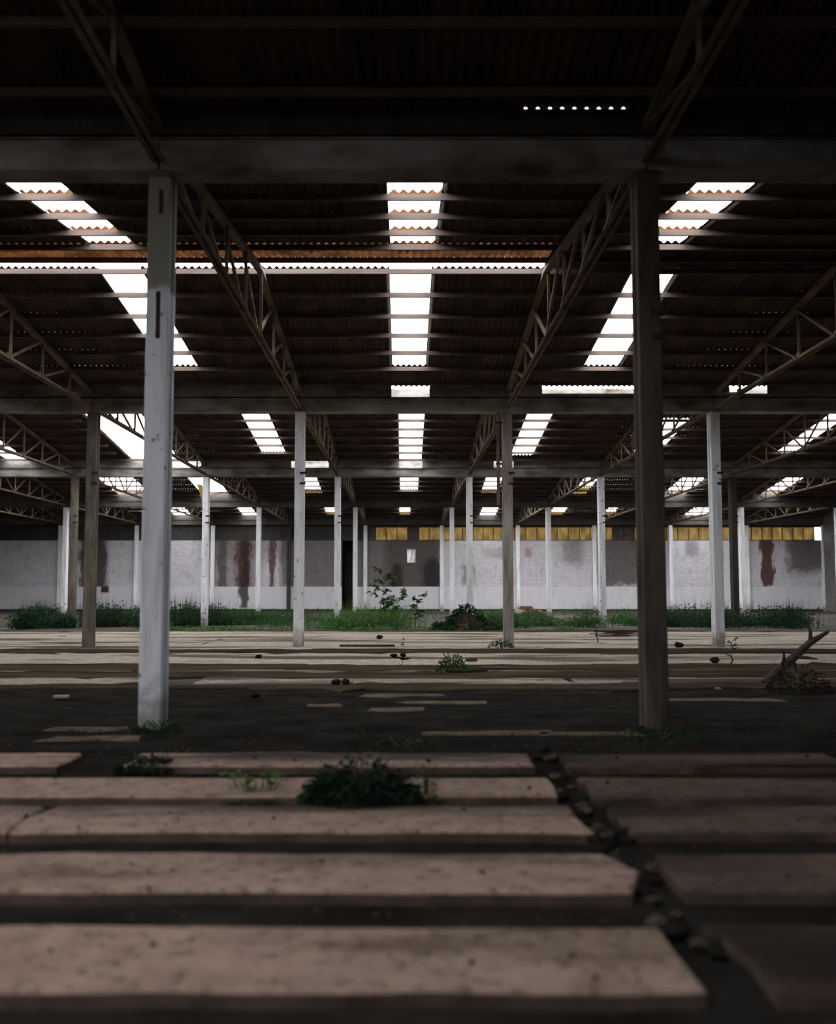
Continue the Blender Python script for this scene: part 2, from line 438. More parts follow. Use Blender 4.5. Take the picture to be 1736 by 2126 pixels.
# ------------------------------------------------------------------ roof: corrugated courses with missing strips, purlins
ceil = struct(empty('ceiling', (0, 0, 0)))
PITCHX, AMP = .15, .028
def sheet(b, x0, x1, yr, sgn, u0, u1, dz=0, spp=6, th=.008):
    """one course of corrugated sheeting (sgn -1: slope towards the camera, +1: away)"""
    n = max(2, int(round((x1-x0)/PITCHX*spp)))
    base = len(b.v)
    for lay in (0, 1):
        for (u, off) in ((u0, 0.0), (u1, .014)):
            for i in range(n+1):
                x = x0+(x1-x0)*i/n
                z = roof_z(u)+off+dz+AMP*math.cos(2*math.pi*x/PITCHX)-lay*th
                b.v.append((x, yr+sgn*u, z))
    m_ = n+1
    A = [base, base+m_, base+2*m_, base+3*m_]
    for i in range(n):
        b.f.append((A[0]+i, A[0]+i+1, A[1]+i+1, A[1]+i)); b.f.append((A[2]+i+1, A[2]+i, A[3]+i, A[3]+i+1))
        b.f.append((A[0]+i+1, A[0]+i, A[2]+i, A[2]+i+1)); b.f.append((A[1]+i, A[1]+i+1, A[3]+i+1, A[3]+i))
    return b
def segments(holes, k):
    hs = sorted([(a, c) for a, c, ks in holes if k in ks])
    out, x = [], XL
    for a, c in hs:
        if a > x: out.append((x, a))
        x = max(x, c)
    if x < XR: out.append((x, XR))
    return out
ALL = (0,1,2,3,4,5); K04 = (0,1,2,3,4)
# bay -> (slope towards camera, slope away from camera): missing strips (x0, x1, courses)
HOLES = {
 0: ([(-12.4,-11.2,ALL), (-6.8,-5.2,ALL), (-3.8,-2.4,(1,2,3,4)), (-.6,.5,(2,3,4))], [(-6.4,-5.2,(0,1,2)), (-.6,.3,(0,1))]),
 1: ([(-6.05,-5.2,(1,2,3,4,5)), (-.25,.6,(1,2,3,4,5)), (4.5,5.38,(1,2,3,4,5)), (-12.2,-11.3,ALL), (11,12,ALL)],
     [(-6.5,-5.6,K04), (-.3,.6,K04), (4.92,5.85,K04), (-12.6,-11.6,K04)]),
 2: ([(-12,-11,ALL), (-6.2,-5.2,ALL), (-.2,.8,ALL), (4.8,5.7,ALL), (10.6,11.6,ALL), (16.6,17.6,ALL), (-18,-17,ALL)],
     [(-12.3,-10.1,ALL), (-6.22,-5.2,ALL), (-.18,.8,ALL), (4.78,5.73,ALL), (10.1,11.2,(1,2,3,4,5)), (-18,-17,ALL), (16.4,17.2,K04)]),
 3: ([(-12,-11,ALL), (-6.2,-5.2,ALL), (-.2,.8,ALL), (3.6,7.4,ALL), (10.6,12.6,ALL), (16.6,18.6,ALL), (-18,-16,ALL), (22,23.5,ALL), (-24,-22,ALL)],
     [(-12.4,-10.8,ALL), (-17.6,-15.6,ALL), (-6,-5,ALL), (-.2,.85,K04), (4.75,5.7,ALL), (16,17.4,ALL), (10.4,11.2,ALL), (22,23,ALL)]),
 4: ([(-24.5,-21,ALL), (-18.5,-16.4,ALL), (-13,-11.2,ALL), (-6.4,-5.2,ALL), (3.6,8.6,ALL), (9.4,12.6,ALL), (16.6,18,ALL), (21,24,ALL), (27,30,ALL)],
     [(-18,-16.6,ALL), (-12.6,-11.5,ALL), (6.0,7.2,ALL), (11.4,12.4,ALL), (22,24,ALL), (-6.0,-5.0,ALL), (-.3,.5,ALL), (15.6,16.3,ALL)]),
}
OPEN_RIDGE = {1: [(-16.0, 3.0)]}
for bay, (hn, hf) in HOLES.items():
    yr = ROWS[bay]+HALF
    for sgn, holes in ((-1, hn), (1, hf)):
        stuff = not (bay == 1 or (bay == 2 and sgn == 1))
        acc = MB()
        for k, (u0, u1) in enumerate(COURSES):
            if k == 0:
                u0 = .16 if sgn < 0 else .38
            for xa, xb in segments(holes, k):
                if stuff: sheet(acc, xa, xb, yr, sgn, u0, u1, 0, 4); continue
                parts = [(xa, xb, 'sheet')]
                if bay == 1 and sgn == -1 and k == 0:
                    parts = [(XL, -16, 'sheet'), (-16, 3.0, 'amber'), (3.0, XR, 'sheet')]
                for pa, pb, mm in parts:
                    x = pa
                    while x < pb-.01:           # sheets two column bays wide at most
                        e = min(pb, (math.floor((x+.01-3)/6)+1)*6+3)
                        sheet(MB(), x, e, yr, sgn, u0, u1).build('roof_sheet', M[mm], ceil) if abs((x+e)/2) < 19 else sheet(acc, x, e, yr, sgn, u0, u1, 0, 4)
                        x = e
        if acc.v:
            o = acc.build('roof_sheeting', M['sheet'], ceil); o['kind'] = 'stuff'
        # brown overlaps left on the purlins inside the strips of the nearest slope
        if bay == 1 and sgn == -1:
            for a, c, ks in holes[:3]:
                for k in ks:
                    if k >= 2: sheet(MB(), a+.01, c-.12*(k % 2), yr, sgn, PURL[k]-.42, PURL[k]+.03, -.004).build('roof_sheet', M['amber'], ceil)
        for u in PURL:
            z = roof_z(u)-AMP-.012
            gaps = {(2, 1): (-12.3, -10.1), (3, 1): (-12.4, -10.8)}.get((bay, sgn))
            for a, c in ([(XL, XR)] if not gaps or u < .5 or u > 8 else [(XL, gaps[0]-.3), (gaps[1]+.2, XR)]):
                MB().box(a, c, yr+sgn*u-.03, yr+sgn*u+.03, z-.105, z).build('purlin', M['purlin'], ceil)
    # ridge capping where it is still there
    op = OPEN_RIDGE.get(bay, [])
    spans = [(XL, XR)] if not op else [(XL, op[0][0]), (op[0][1], XR)]
    for a, c in spans:
        z = RZ+.035
        b = MB().add([(a, yr-.45, z-.05), (c, yr-.45, z-.05), (c, yr, z+.03), (a, yr, z+.03), (a, yr+.6, z-.06), (c, yr+.6, z-.06),
                      (a, yr-.45, z-.04), (c, yr-.45, z-.04), (c, yr, z+.042), (a, yr, z+.042), (a, yr+.6, z-.05), (c, yr+.6, z-.05)],
                     [(0,1,2,3), (3,2,5,4), (6,9,8,7), (9,10,11,8), (0,6,7,1), (4,5,11,10), (0,3,9,6), (3,4,10,9), (1,7,8,2), (2,8,11,5)])
        b.build('ridge_capping', M['sheet'], ceil)
# yellowed translucent sheets left in some strips (lit through from above)
for bay, xa, xb, ua, ub in [(2, -6.22, -5.2, 6.95, 7.35), (2, 10.1, 11.2, 6.6, 7.6), (3, -6, -5, 6.7, 8.0), (3, 4.75, 5.7, 6.7, 8.0),
                            (3, 10.4, 11.2, 6.2, 8.2), (4, -.3, .5, 6.9, 8.4), (4, 11.4, 12.4, 6.9, 8.5), (4, -6.0, -5.0, 6.9, 8.3), (4, 15.6, 16.3, 6.9, 8.4)]:
    sheet(MB(), xa, xb, ROWS[bay]+HALF, 1, ua, ub, -.01).build('yellow_roof_sheet', M['yellow'], ceil)
    sheet(MB(), xa, xb, ROWS[bay]+HALF, 1, ub-.05, 8.74).build('roof_sheet', M['sheet'], ceil)
for xa, xb in ((4.78, 5.73),):
    sheet(MB(), xa, xb, ROWS[2]+HALF, 1, 7.6, 8.74).build('roof_sheet', M['sheet'], ceil)
# torn strip of yellow sheeting dangling from the broken roof at left
hb = MB(); hx, hy = -11.75, 62.0
for k in range(6):
    t = k/5; z = 7.75-1.55*t; x = hx+.12*math.sin(t*2.5)+.25*t; w = .17*(1-.5*t)
    for lay in (0, .012): hb.v += [(x-w, hy+lay+.05*math.sin(t*4), z), (x+w, hy+lay+.1*math.sin(t*3), z-.03)]
for k in range(5):
    a = k*4
    hb.f += [(a, a+1, a+5, a+4), (a+3, a+2, a+6, a+7), (a, a+4, a+6, a+2), (a+1, a+3, a+7, a+5)]
hb.f += [(0,2,3,1), (20,21,23,22)]
hb.build('hanging_sheet_strip', M['yellow'], ceil)

# ------------------------------------------------------------------ gutter beams, one per span
ORD = ['first', 'second', 'third', 'fourth', 'fifth', 'sixth', 'seventh', 'eighth', 'ninth', 'tenth', 'eleventh']
beam_parts = None
def gutter_beam(row, name_row):
    y = ROWS[row]
    root = empty('gutter_beam', (0, y, 6.8))
    xs = list(range(-33, 34, 6))
    for xa, xb in zip(xs[:-1], xs[1:]):
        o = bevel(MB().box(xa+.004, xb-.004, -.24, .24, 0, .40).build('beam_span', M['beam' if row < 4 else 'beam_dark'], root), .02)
    for s in (-1, 1):
        zt = roof_z(HALF-.3)-AMP-.02-6.8
        if row == 1:
            # the upstand on the right was never sealed under the corrugations
            MB().box(XL, 1.45, s*.28-.03, s*.28+.03, .38, zt+.075).build('gutter_side', M['black'], root)
            MB().box(1.45, 2.75, s*.28-.03, s*.28+.03, .38, zt+.052).build('gutter_side', M['black'], root)
            MB().box(2.75, XR, s*.28-.03, s*.28+.03, .38, zt+.071).build('gutter_side', M['black'], root)
        else:
            gaps = {2: [(-.35, .75, 0), (4.0, 6.7, .13), (9.4, 10.5, .13)], 3: [(-10.6, -9.2, 0), (-5.1, -3.4, 0), (-.2, .85, 0), (4.1, 5.0, 0)]}.get(row, []) if s < 0 else []
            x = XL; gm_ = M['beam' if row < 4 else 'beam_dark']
            for a, c, hh in gaps + [(XR, XR, 0)]:       # pieces of the near upstand have fallen out
                MB().box(x, a, s*.28-.03, s*.28+.03, .38, zt+.06).build('gutter_side', gm_, root)
                if hh: MB().box(a, c, s*.28-.03, s*.28+.03, .38, .38+hh).build('gutter_side', gm_, root)
                x = c
    MB().box(XL, XR, -.31, .31, .37, .41).build('gutter_floor', M['beam'], root)
    tag(root, 'long concrete gutter beam resting on the %s row of columns' % name_row, 'beam', 'gutter beams across the hall')
    return root
for row, nm in ((1, 'nearest'), (2, 'second'), (3, 'third'), (4, 'fourth')):
    gutter_beam(row, nm)
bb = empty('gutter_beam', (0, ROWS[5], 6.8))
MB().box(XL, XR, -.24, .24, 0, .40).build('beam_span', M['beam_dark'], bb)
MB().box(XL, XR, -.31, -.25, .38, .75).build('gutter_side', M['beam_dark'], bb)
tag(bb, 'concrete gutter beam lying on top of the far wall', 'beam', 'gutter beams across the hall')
b0 = empty('gutter_beam', (0, ROWS[0], 6.8))
MB().box(XL, XR, -.04, .24, 0, .75).build('beam_span', M['beam'], b0)
tag(b0, 'concrete gutter beam behind the viewpoint above the near wall', 'beam', 'gutter beams across the hall')

# ------------------------------------------------------------------ columns
def column(row, i, m, label, brackets=True, slot=False):
    x = 6*i; y = ROWS[row]
    root = empty('concrete_column', (x, y, 0), R.uniform(-.012, .012))
    sh = MB()
    w, d = .135, .21
    # rectangular shaft with a shallow groove down both flanks
    prof = [(-w,-d), (w,-d), (w,-d*.42), (w-.03,-d*.34), (w-.03,d*.34), (w,d*.42), (w,d), (-w,d), (-w,d*.42), (-w+.03,d*.34), (-w+.03,-d*.34), (-w,-d*.42)]
    n = len(prof); zs = [0, .12, .5, 2.2, 4.2, 6.2, 6.8]
    for z in zs:
        j = .012 if z == 0 else .0
        for px, py in prof: sh.v.append((px*(1.0+ (0 if z > .1 else -.07)) + R.uniform(-j, j), py + R.uniform(-j, j), z))
    for k in range(len(zs)-1):
        for q in range(n): sh.f.append((k*n+q, k*n+(q+1) % n, (k+1)*n+(q+1) % n, (k+1)*n+q))
    sh.f.append(tuple(range(n))[::-1]); sh.f.append(tuple((len(zs)-1)*n+q for q in range(n)))
    bevel(sh.build('shaft', M[m], root), .012)
    bevel(MB().box(-w-.008, w+.008, -d-.008, d+.008, 6.70, 6.8).build('capital', M[m if m != 'paint_edge' else 'bare'], root), .015)
    if slot:
        s = MB().box(-.012, .038, -d-.008, -d+.03, 4.7, 5.28).build('slot_plate', M['iron'], root)
        for zz in (4.75, 5.22): MB().tube([(.013, -d-.006, zz), (.013, -d-.03, zz)], .03, 8).build('bolt', M['iron'], s)
        MB().box(.0, .05, -d-.006, -d+.03, 6.25, 6.55).build('slot_plate', M['iron'], root)
    elif brackets:
        for zz in (4.72, 5.02):
            MB().box(.02, w+.05, -d-.03, -d+.05, zz-.03, zz+.03).build('bracket', M['iron'], root)
    tag(root, label, 'column', 'columns of the hall')
    return root
ROWN = {1: 'nearest', 2: 'second', 3: 'third', 4: 'fourth'}
HALFX = lambda k: k/2
special = {(1, -.5): 'paint_edge', (1, .5): 'bare2', (2, -1.5): 'bare', (2, .5): 'bare3', (3, -2.5): 'bare', (3, 2.5): 'black'}
M['bare2'] = grainy('grimy_brown_concrete', (.06, .05, .042), (.12, .095, .075), 2.5, stretch=(2,2,.4), c2=(.035,.03,.028))
M['bare3'] = grainy('brown_grey_concrete', (.22, .19, .16), (.40, .38, .36), 2.2, stretch=(2,2,.3), c2=(.14,.11,.085))
look = {'paint': 'whitewashed', 'paint_edge': 'whitewashed', 'bare': 'dark brown', 'bare2': 'dark grimy', 'bare3': 'brownish grey', 'black': 'soot-black'}
for row, ks in ((1, (-1.5, -.5, .5, 1.5)), (2, (-2.5, -1.5, -.5, .5, 1.5, 2.5)), (3, (-3.5, -2.5, -1.5, -.5, .5, 1.5, 2.5, 3.5)),
                (4, (-4.5, -3.5, -2.5, -1.5, -.5, .5, 1.5, 2.5, 3.5, 4.5))):
    for i in ks:
        m_ = special.get((row, i), 'paint' if abs(i) < 5 else 'bare')
        if row == 1 and abs(i) == 1.5: m_ = 'bare'
        side = 'left' if i < 0 else 'right'
        nth = ORD[int(abs(i)-.5)]
        if row == 1 and i == -.5: lab = 'large pale grey concrete column at the front left with a rusty slot'
        elif row == 1 and i == .5: lab = 'large dark grimy concrete column at the front right'
        else: lab = '%s concrete column in the %s row, %s to the %s of the central aisle' % (look[m_], ROWN[row], nth, side)
        column(row, i, m_, lab, brackets=row <= 3, slot=(row == 1 and i == -.5))

# ------------------------------------------------------------------ trusses: one prototype, copied
def make_truss():
    root = empty('roof_truss')
    ya, yb = .27, BAY-.27; zb = 6.93
    for s in (-1, 1):
        MB().box(s*.012, s*.085, ya, yb, zb-.05, zb-.038).build('bottom_chord', M['steel'], root)
        MB().box(s*.012, s*.024, ya, yb, zb-.05, zb+.05).build('bottom_chord', M['steel'], root)
    top = lambda y: roof_z(abs(y-HALF))-AMP-.012-.13-.05
    for y0, y1 in ((ya, HALF), (HALF, yb)):
        MB().bar((0, y0, top(y0)), (0, y1, top(y1)), .14, .09).build('top_chord', M['steel'], root)
    n = 8; ys = [ya+(yb-ya)*k/n for k in range(n+1)]
    for k in range(1, n):
        MB().bar((.03, ys[k], zb), (.03, ys[k], top(ys[k])), .055, .055).build('web_post', M['steel'], root)
        MB().box(-.01, .01, ys[k]-.12, ys[k]+.12, zb-.06, zb+.12).build('gusset_plate', M['steel'], root)
    for k in range(n):
        a, b_ = (k, k+1) if k < n/2 else (k+1, k)
        MB().bar((-.03, ys[a], top(ys[a])), (-.03, ys[b_], zb), .055, .055).build('web_diagonal', M['steel'], root)
    return root
proto = make_truss(); used = False
BN = {0: 'overhead', 1: 'nearest', 2: 'second', 3: 'third', 4: 'farthest'}
for bay, ks in ((0, (-.5, .5, -1.5, 1.5)), (1, (-2.5, -1.5, -.5, .5, 1.5, 2.5)), (2, (-2.5, -1.5, -.5, .5, 1.5, 2.5)), (3, (-3.5, -2.5, -1.5, -.5, .5, 1.5, 2.5, 3.5)),
                (4, (-4.5, -3.5, -2.5, -1.5, -.5, .5, 1.5, 2.5, 3.5, 4.5))):
    for i in ks:
        t = copy_tree(proto) if used else proto; used = True
        t.location = (6*i, ROWS[bay], 0)
        tag(t, 'brown steel roof truss in the %s roof bay, %s to the %s of the aisle' % (BN[bay], ORD[int(abs(i)-.5)], 'left' if i < 0 else 'right'),
            'truss', 'roof trusses')

# broken rainwater pipe beside the second-row column
dp = empty('rainwater_pipe', (2.74, ROWS[2]-.05, 0))
MB().tube([(0,0,6.78), (0,0,4.1)], .05, 10).build('pipe', M['steel'], dp)
for zz in (6.5, 5.3): MB().box(-.06, .12, -.06, .06, zz-.02, zz+.02).build('pipe_clip', M['iron'], dp)
tag(dp, 'broken rainwater pipe hanging beside the brownish second-row column', 'pipe')
# small switch box on the far wall
sb = empty('switch_box', (-23.4, yw-.06, 1.55))
bevel(MB().box(-.28, .28, -.16, 0, 0, .42).build('box_body', M['iron'], sb), .02)
bevel(MB().box(-.25, .25, -.18, -.16, .03, .39).build('box_door', M['black'], sb), .01)
tag(sb, 'dark metal switch box fixed low on the white far wall at left', 'box')

# ------------------------------------------------------------------ plants
def leaf(b, p, d, size, rr, asp=.45):
    d = d.normalized(); sd = d.cross(Vector((0,0,1)))
    if sd.length < .01: sd = Vector((1,0,0))
    sd.normalize(); up = sd.cross(d)
    tw = rr.uniform(-.7, .7); sd = sd*math.cos(tw)+up*math.sin(tw)
    dr = Vector((0,0,-size*.3))
    w = size*asp
    b.add([p, p+d*size*.45+sd*w*.5-dr*.2, p+d*size+dr, p+d*size*.45-sd*w*.5-dr*.2], [(0,1,2),(0,2,3)])
def foliage_mesh(rr, h, w, n, ls, stems=None, shape='dome', asp=.45, dep=None):
    b = MB(); dep = dep or w
    for _ in range(n):
        t = rr.random()*2*math.pi; rad = math.sqrt(rr.random())
        if shape == 'dome': zt = math.sqrt(max(0, 1-rad*rad))*h*rr.uniform(.35, 1.0)
        else: zt = h*rr.random()**.8*(1-.4*rad)
        p = Vector((rad*w/2*math.cos(t), rad*dep/2*math.sin(t), max(.02, zt*rr.uniform(.6, 1))))
        d = Vector((math.cos(t)+rr.uniform(-.8,.8), math.sin(t)+rr.uniform(-.8,.8), rr.uniform(-.3, 1.0)))
        leaf(b, p, d, ls*rr.uniform(.6, 1.4), rr, asp)
    return b
def bush(name, loc, h, w, n, ls, m, label, cat='plant', seed=1, core=None, stems=6, group=None, dep=None):
    rr = random.Random(seed); root = empty(name, loc)
    foliage_mesh(rr, h, w, n, ls, dep=dep).build('foliage', M[m], root)
    sb_ = MB()
    for k in range(stems):
        t = rr.random()*6.28; r_ = rr.uniform(.1, .4)*w
        sb_.tube([(0,0,0), (r_*.4*math.cos(t), r_*.4*math.sin(t), h*.5), (r_*math.cos(t), r_*math.sin(t), h*.95)], [.012*ls/.06, .008*ls/.06, .004*ls/.06], 5)
    sb_.build('stems', M['stem'], root)
    tag(root, label, cat, group)
    return root
def sapling(name, loc, h, m, label, seed, lean=0.0, nb=9, ls=.14):
    rr = random.Random(seed); root = empty(name, loc)
    pts = [(lean*h*(k/6)**1.5 + .03*math.sin(k*2.1), .04*math.cos(k*1.7), h*k/6) for k in range(7)]
    MB().tube(pts, [.022-.0028*k for k in range(7)], 6).build('stem', M['stem'], root)
    fol = MB()
    for k in range(nb):
        f = .3+.7*k/(nb-1); i = min(5, int(f*6)); p = Vector(pts[i]).lerp(Vector(pts[i+1]), f*6-i)
        t = rr.random()*6.28; L = h*rr.uniform(.12, .26)
        d = Vector((math.cos(t), math.sin(t)*.8, .5))
        q = p+d*L
        MB().tube([p, p+d*L*.5, q], [.009, .006, .003], 5).build('twig', M['stem'], root)
        for j in range(22):
            pp = p.lerp(q, rr.uniform(.3, 1.05))
            leaf(fol, pp, Vector((rr.uniform(-1,1), rr.uniform(-1,1), rr.uniform(-.3,.6))), ls*rr.uniform(.6,1.3), rr)
    fol.build('foliage', M[m], root)
    tag(root, label, 'plant')
    return root

def weed_belt(name, x0, x1, ya, yb, h, n, m, label, seed, hollow=None):
    """wild growth nobody could count: blades and leaves in one mesh"""
    rr = random.Random(seed); b = MB()
    cl = [(rr.uniform(x0, x1), rr.uniform(ya, yb), rr.uniform(.35, 1.0), rr.uniform(.25, .8)) for _ in range(max(6, int((x1-x0)*(yb-ya)*.35)))]
    for _ in range(n):
        cx, cy, ch, cr = rr.choice(cl)
        x, y = rr.gauss(cx, cr), rr.gauss(cy, cr)
        if any(abs(x-6*(math.floor(x/6)+.5)) < .3 and abs(y-q) < .38 for q in ROWS): continue
        hh = h*ch*rr.uniform(.35, 1.0)
        z = hh*rr.random()**.7
        leaf(b, Vector((x, y, z*.8)), Vector((rr.uniform(-1,1), rr.uniform(-1,1), rr.uniform(0, 1.4))), rr.uniform(.10, .24), rr, .4)
    for _ in range(n//5):
        cx, cy, ch, cr = rr.choice(cl)
        x, y = rr.gauss(cx, cr), rr.gauss(cy, cr)
        if any(abs(x-6*(math.floor(x/6)+.5)) < .3 and abs(y-q) < .38 for q in ROWS): continue
        hh = h*ch*rr.uniform(.6, 1.25); lx = rr.uniform(-.2,.2)
        b.add([(x-.012, y, 0), (x+.012, y, 0), (x+lx, y+rr.uniform(-.1,.1), hh)], [(0,1,2)])
    o = b.build(name, M[m]); tag(o, label, 'weeds', kind='stuff')
    return o
weed_belt('weed_thicket', -17.5, -9.3, 46.6, 52, 1.5, 9000, 'leafdark', 'dense dark green weeds in front of the white wall at far left', 11)
weed_belt('weed_thicket', -9.0, -4.2, 50, 57, 1.0, 3600, 'leaf', 'low green weeds between third-row columns left of the aisle', 12)
weed_belt('weed_thicket', -2.9, .2, 46, 49, 1.3, 3000, 'leafpale', 'bright green weeds at the foot of the slender sapling', 13)
weed_belt('weed_thicket', 3.4, 8.6, 46.5, 53, 1.0, 4200, 'leaf', 'green weeds strewn behind the brownish second-row column', 14)
weed_belt('weed_thicket', 9.0, 11.4, 50, 55, .9, 1400, 'leaf', 'small patch of green weeds beside the dark front right column', 15)
weed_belt('weed_thicket', 12.0, 18.5, 47.5, 54, 1.35, 6000, 'leafdark', 'dark green weeds around the soot-black column at right', 16)
weed_belt('weed_fringe', -20, 22, 70, 82, .5, 3200, 'leaf', 'thin weeds along the foot of the far wall', 17)
weed_belt('weed_fringe', -12, 9, 43.4, 46, .18, 1800, 'leafpale', 'short sparse weeds at the far edge of the pale floor slabs', 18)

sapling('sapling', (-1.05, 46.6, 0), 2.35, 'leafsap', 'slender leafy sapling growing tall in front of the doorway', 21, .12, 12, .22)
sapling('sapling', (-.75, 47.2, 0), 1.5, 'leafpale', 'shorter leaning sapling right beside the tallest one', 22, .5, 9, .2)
sapling('sapling', (.5, 47.5, 0), 1.35, 'leaf', 'small spindly sapling between the tallest sapling and the earth mound', 23, .1, 8, .18)
sapling('weed_stalk', (6.0, 33.8, 0), .75, 'leaf', 'thin green stalk standing alone on the pale floor at right', 24, -.05, 5, .06)
sapling('weed_stalk', (7.2, 24.0, .05), .5, 'leaf', 'thin green stalk between the two right-hand front columns', 25, .05, 6, .05)

# mound of earth overgrown with weeds
gm = ground(972, 1312)
mr = empty('earth_mound', (gm.x, gm.y+.9, 0))
mb = MB(); rr = random.Random(5); nn, rg = 28, 9
for j in range(rg+1):
    f = j/rg
    for k in range(nn):
        t = 2*math.pi*k/nn
        rad = 1.0*f*(1+.12*math.sin(3*t+1)+.06*math.sin(7*t))
        z = .70*(math.cos(f*math.pi)*.5+.5)**.8+rr.uniform(-.03, .03)
        mb.v.append((rad*math.cos(t)*1.1, rad*math.sin(t)*.9, max(z, 0) if j < rg else 0))
for j in range(rg):
    for k in range(nn):
        mb.f.append((j*nn+k, j*nn+(k+1) % nn, (j+1)*nn+(k+1) % nn, (j+1)*nn+k))
M['earth'] = grainy('red_brown_earth', (.035, .02, .014), (.08, .045, .03), 6, bs=.7)
mb.build('earth_heap', M['earth'], mr)
fb = MB()
for _ in range(3000):
    t = rr.random()*6.28; f = math.sqrt(rr.random())*1.25
    x, y = f*1.1*math.cos(t), f*.9*math.sin(t)
    front = y < -.1 and abs(x-.1) < .55
    if front and rr.random() < .75: continue
    z = .78*(math.cos(min(f, 1)*math.pi)*.5+.5)**.8
    leaf(fb, Vector((x, y, z+rr.uniform(0, .3 if y > -.1 else .1))), Vector((rr.uniform(-1,1), rr.uniform(-1,1), rr.uniform(0,1.3))), rr.uniform(.1, .24), rr)
fb.build('foliage', M['leafdark'], mr)
tag(mr, 'earth mound overgrown with dark weeds on the floor right of the aisle', 'mound')

g = ground(940, 1402)
bush('weed_bush', (g.x, g.y+.2, 0.03), .44, .58, 420, .075, 'leaf', 'small green bush alone on the pale floor slabs', seed=31)
g = ground(745, 1690)
bush('weed_bush', (g.x, g.y+.1, .04), .38, .88, 1700, .06, 'leafblack', 'very dark round bush in the foreground dirt gap', seed=32, dep=.8)
g = ground(300, 1612)
bush('weed_bush', (g.x, g.y+.1, 0), .2, .56, 900, .05, 'leafblack', 'nearly black clump of weeds in the foreground below the pale front column', seed=33)
g = ground(885, 1680)
bush('weed_bush', (g.x, g.y+.05, 0), .36, .17, 110, .05, 'leaf', 'narrow upright green weed right of the dark round bush', seed=34, stems=3)
g = ground(335, 1520)
bush('weed_bush', (g.x, g.y-.1, 0), .16, .6, 260, .05, 'leafdark', 'dark weeds around the foot of the pale front column', seed=35)
g = ground(1370, 1535)
bush('weed_bush', (g.x, g.y-.1, 0), .18, .9, 320, .05, 'leafdark', 'dark weeds around the foot of the dark grimy front column', seed=36)
g = ground(1062, 1350)
bush('weed_bush', (g.x-.3, g.y-.2, .05), .32, .7, 220, .07, 'leafdark', 'small weeds at the foot of the brownish second-row column', seed=37)
g = ground(830, 1555)
bush('weed_bush', (g.x, g.y, 0), .12, .8, 200, .05, 'leafdark', 'low creeping weed in the dark dirt behind the foreground slabs', seed=38)
g = ground(650, 1690)
bush('weed_bush', (g.x, g.y, .0), .14, .4, 130, .05, 'leaf', 'pale trailing weed left of the dark round bush', seed=39)

g = ground(525, 1682)
bush('weed_bush', (g.x, g.y-.05, 0), .09, .5, 420, .045, 'leafblack', 'low dark weeds under the broad-leaved weed in the foreground', seed=52)
# broad-leaved weed in the foreground, leaf by leaf
g = ground(530, 1668)
wr_ = empty('broadleaf_weed', (g.x, g.y, 0)); rr = random.Random(44)
for k in range(7):
    t = rr.uniform(-.3, 3.4) if k % 2 else rr.random()*6.28
    top = Vector((-.24+.08*k, rr.uniform(-.06, .08), rr.uniform(.16, .30)))
    MB().tube([(top.x*.35, 0, 0), (top.x*.7, top.y*.5, top.z*.6), top], [.006, .005, .003], 6).build('stem', M['stem'], wr_)
    for j in range(6):
        p = Vector((top.x*.7, top.y*.5, top.z*.6)).lerp(top, rr.random())
        d = Vector((rr.uniform(-1,1), rr.uniform(-1,.4), rr.uniform(-.1,.5))).normalized()
        sd_ = d.cross(Vector((0,0,1))).normalized(); s_ = rr.uniform(.045, .085)
        vs = [p, p+d*s_*.3+sd_*s_*.38, p+d*s_*.75+sd_*s_*.36, p+d*s_*1.1-Vector((0,0,s_*.2)), p+d*s_*.75-sd_*s_*.36, p+d*s_*.3-sd_*s_*.38]
        MB().add(vs, [(0,1,2,3), (0,3,4,5)]).build('leaf', M['leafpale'], wr_)
tag(wr_, 'broad-leaved green weed growing between the foreground slabs', 'plant')

# ------------------------------------------------------------------ rubble and scrap
def rock(loc, s, seed, label, m='stone', name='rubble_stone', group='rubble stones on the floor', flat=.6):
    rr = random.Random(seed); b = MB()
    phi = (1+5**.5)/2
    vs = [(-1,phi,0),(1,phi,0),(-1,-phi,0),(1,-phi,0),(0,-1,phi),(0,1,phi),(0,-1,-phi),(0,1,-phi),(phi,0,-1),(phi,0,1),(-phi,0,-1),(-phi,0,1)]
    fs = [(0,11,5),(0,5,1),(0,1,7),(0,7,10),(0,10,11),(1,5,9),(5,11,4),(11,10,2),(10,7,6),(7,1,8),(3,9,4),(3,4,2),(3,2,6),(3,6,8),(3,8,9),(4,9,5),(2,4,11),(6,2,10),(8,6,7),(9,8,1)]
    q = [(x/1.9*s*rr.uniform(.7,1.25), y/1.9*s*rr.uniform(.7,1.25), z/1.9*s*flat*rr.uniform(.7,1.2)) for x, y, z in vs]
    mz = min(v[2] for v in q)
    b.add([(x, y, z-mz) for x, y, z in q], fs)
    s *= 1
    o = b.build(name, M[m], None, False, loc); o.rotation_euler.z = rr.random()*6
    bevel(o, s*.05)
    if label: tag(o, label, 'stone', group)
    return o
for k, (px, py, s, lab) in enumerate([
        (818, 1369, .16, 'small dark stone, left one of a pair on the pale floor by the aisle'),
        (837, 1369, .15, 'small dark stone, right one of a pair on the pale floor by the aisle'),
        (699, 1428, .16, 'dark stone at the edge of the dark dirt, left one of two'),
        (718, 1428, .15, 'dark stone at the edge of the dark dirt, right one of two'),
        (537, 1371, .16, 'single dark stone on the pale floor beside the second-row white column'),
        (1410, 1348, .26, 'dark stone right of the dark grimy front column'),
        (1485, 1381, .20, 'dark stone on the slab edge far right'),
        (530, 1457, .13, 'single pale stone in the dark dirt right of the front left column'),
        (788, 1330, .22, 'flat dark stone on the pale slabs left of the earth mound')]):
    g = ground(px, py); rock((g.x, g.y, .05), s*.62, 60+k, lab, m='soil')
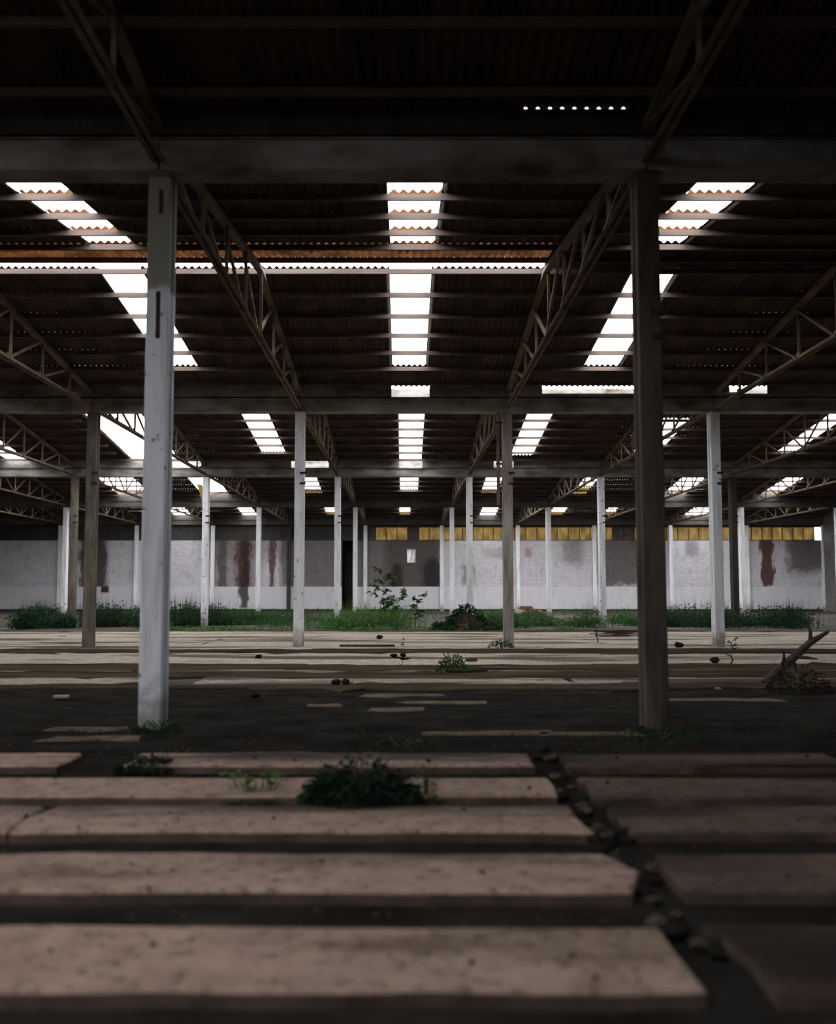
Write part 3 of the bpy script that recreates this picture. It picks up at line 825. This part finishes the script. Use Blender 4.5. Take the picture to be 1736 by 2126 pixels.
# rubble lying in the trench between the foreground slabs
tr = empty('trench_rubble', (1.33, 9.4, 0))
rr = random.Random(9)
for k in range(70):
    b = rock((0,0,0), rr.uniform(.035, .08), 200+k, None, m='soil' if k % 3 else 'deadwood', name='rubble_piece')
    b.parent = tr; b.location = (rr.uniform(-.12, .12), rr.uniform(-4.5, 1.9), rr.uniform(0, .02))
tag(tr, 'trail of broken rubble filling the trench between foreground slabs', 'rubble')
# flat plank, dark lying bar, rusty sticks
def plank(px0, px1, py, w, h, m, label, name='plank', dy=0.0):
    a, c = ground(px0, py, .05), ground(px1, py, .05)
    o = empty(name, ((a.x+c.x)/2, a.y, .05), dy)
    L = (c.x-a.x)/2
    bevel(MB().box(-L, L, -w/2, w/2, 0, h).build('board', M[m], o), .008)
    tag(o, label, 'plank'); return o
plank(968, 990, 1373, .2, .07, 'deadwood', 'short dark piece of wood behind the small green bush', dy=.1)
plank(705, 820, 1342, .35, .05, 'deadwood', 'long dark plank lying on pale slabs left of the aisle', dy=.05)
plank(112, 142, 1449, .12, .04, 'slab', 'pale short board lying in the dark dirt at far left')
plank(1000, 1050, 1390, .3, .05, 'deadwood', 'low dark board lying to the right of the small green bush', dy=-.05)
sp = ground(1300, 1325); st = empty('rusty_stick_pile', (sp.x, sp.y, .05)); rr = random.Random(3)
for k in range(16):
    x, y, t = rr.uniform(-.5,.5), rr.uniform(-.3,.3), rr.uniform(-.4,.4); L = rr.uniform(.4,.9); z = .03+.012*k
    MB().tube([(x-L*math.cos(t), y-L*math.sin(t), z), (x+L*math.cos(t), y+L*math.sin(t), z+rr.uniform(-.02,.05))], .014, 6).build('stick', M['rustpile'], st)
tag(st, 'pile of rust-red sticks on the pale floor left of the dark front column', 'stick pile')
# brown heap among the weeds
hp = ground(1105, 1296); hr = empty('scrap_heap', (hp.x, hp.y+2, 0))
for k in range(26):
    b = rock((0,0,0), rr.uniform(.2, .5), 300+k, None, m='rustpile' if k % 2 else 'stone', name='scrap_piece')
    b.parent = hr; t = rr.random()*6.28; q = rr.random()*.8; b.location = (q*math.cos(t), q*math.sin(t), max(0, .32*(1-q)))
tag(hr, 'brown heap of scrap among weeds right of the brownish column', 'heap')
# dead tree limb at the right edge
g = ground(1588, 1425)
lb = empty('dead_branch', (g.x, g.y, .03))
MB().tube([(0,0,0), (.22,.05,.20), (.48,.05,.42), (.85,.1,.72), (1.2,.2,.9)], [.085, .08, .075, .06, .03], 8).build('limb', M['deadwood'], lb)
for p, q in (((.3,.05,.26), (.28,-.2,.6)), ((.55,.05,.48), (.85,-.2,.45)), ((.85,.1,.72), (.8,.1,1.1)), ((.5,.05,.42), (.62,-.1,.0))):
    MB().tube([p, ((p[0]+q[0])/2+.03, (p[1]+q[1])/2, (p[2]+q[2])/2), q], [.04, .03, .012], 6).build('twig', M['deadwood'], lb)
tag(lb, 'dead dark tree limb leaning up at the right edge', 'branch')
g = ground(1660, 1440)
bush('weed_bush', (g.x, g.y, 0), .5, 1.0, 500, .08, 'leafbrown', 'dark withered bush under the dead tree limb', seed=51)
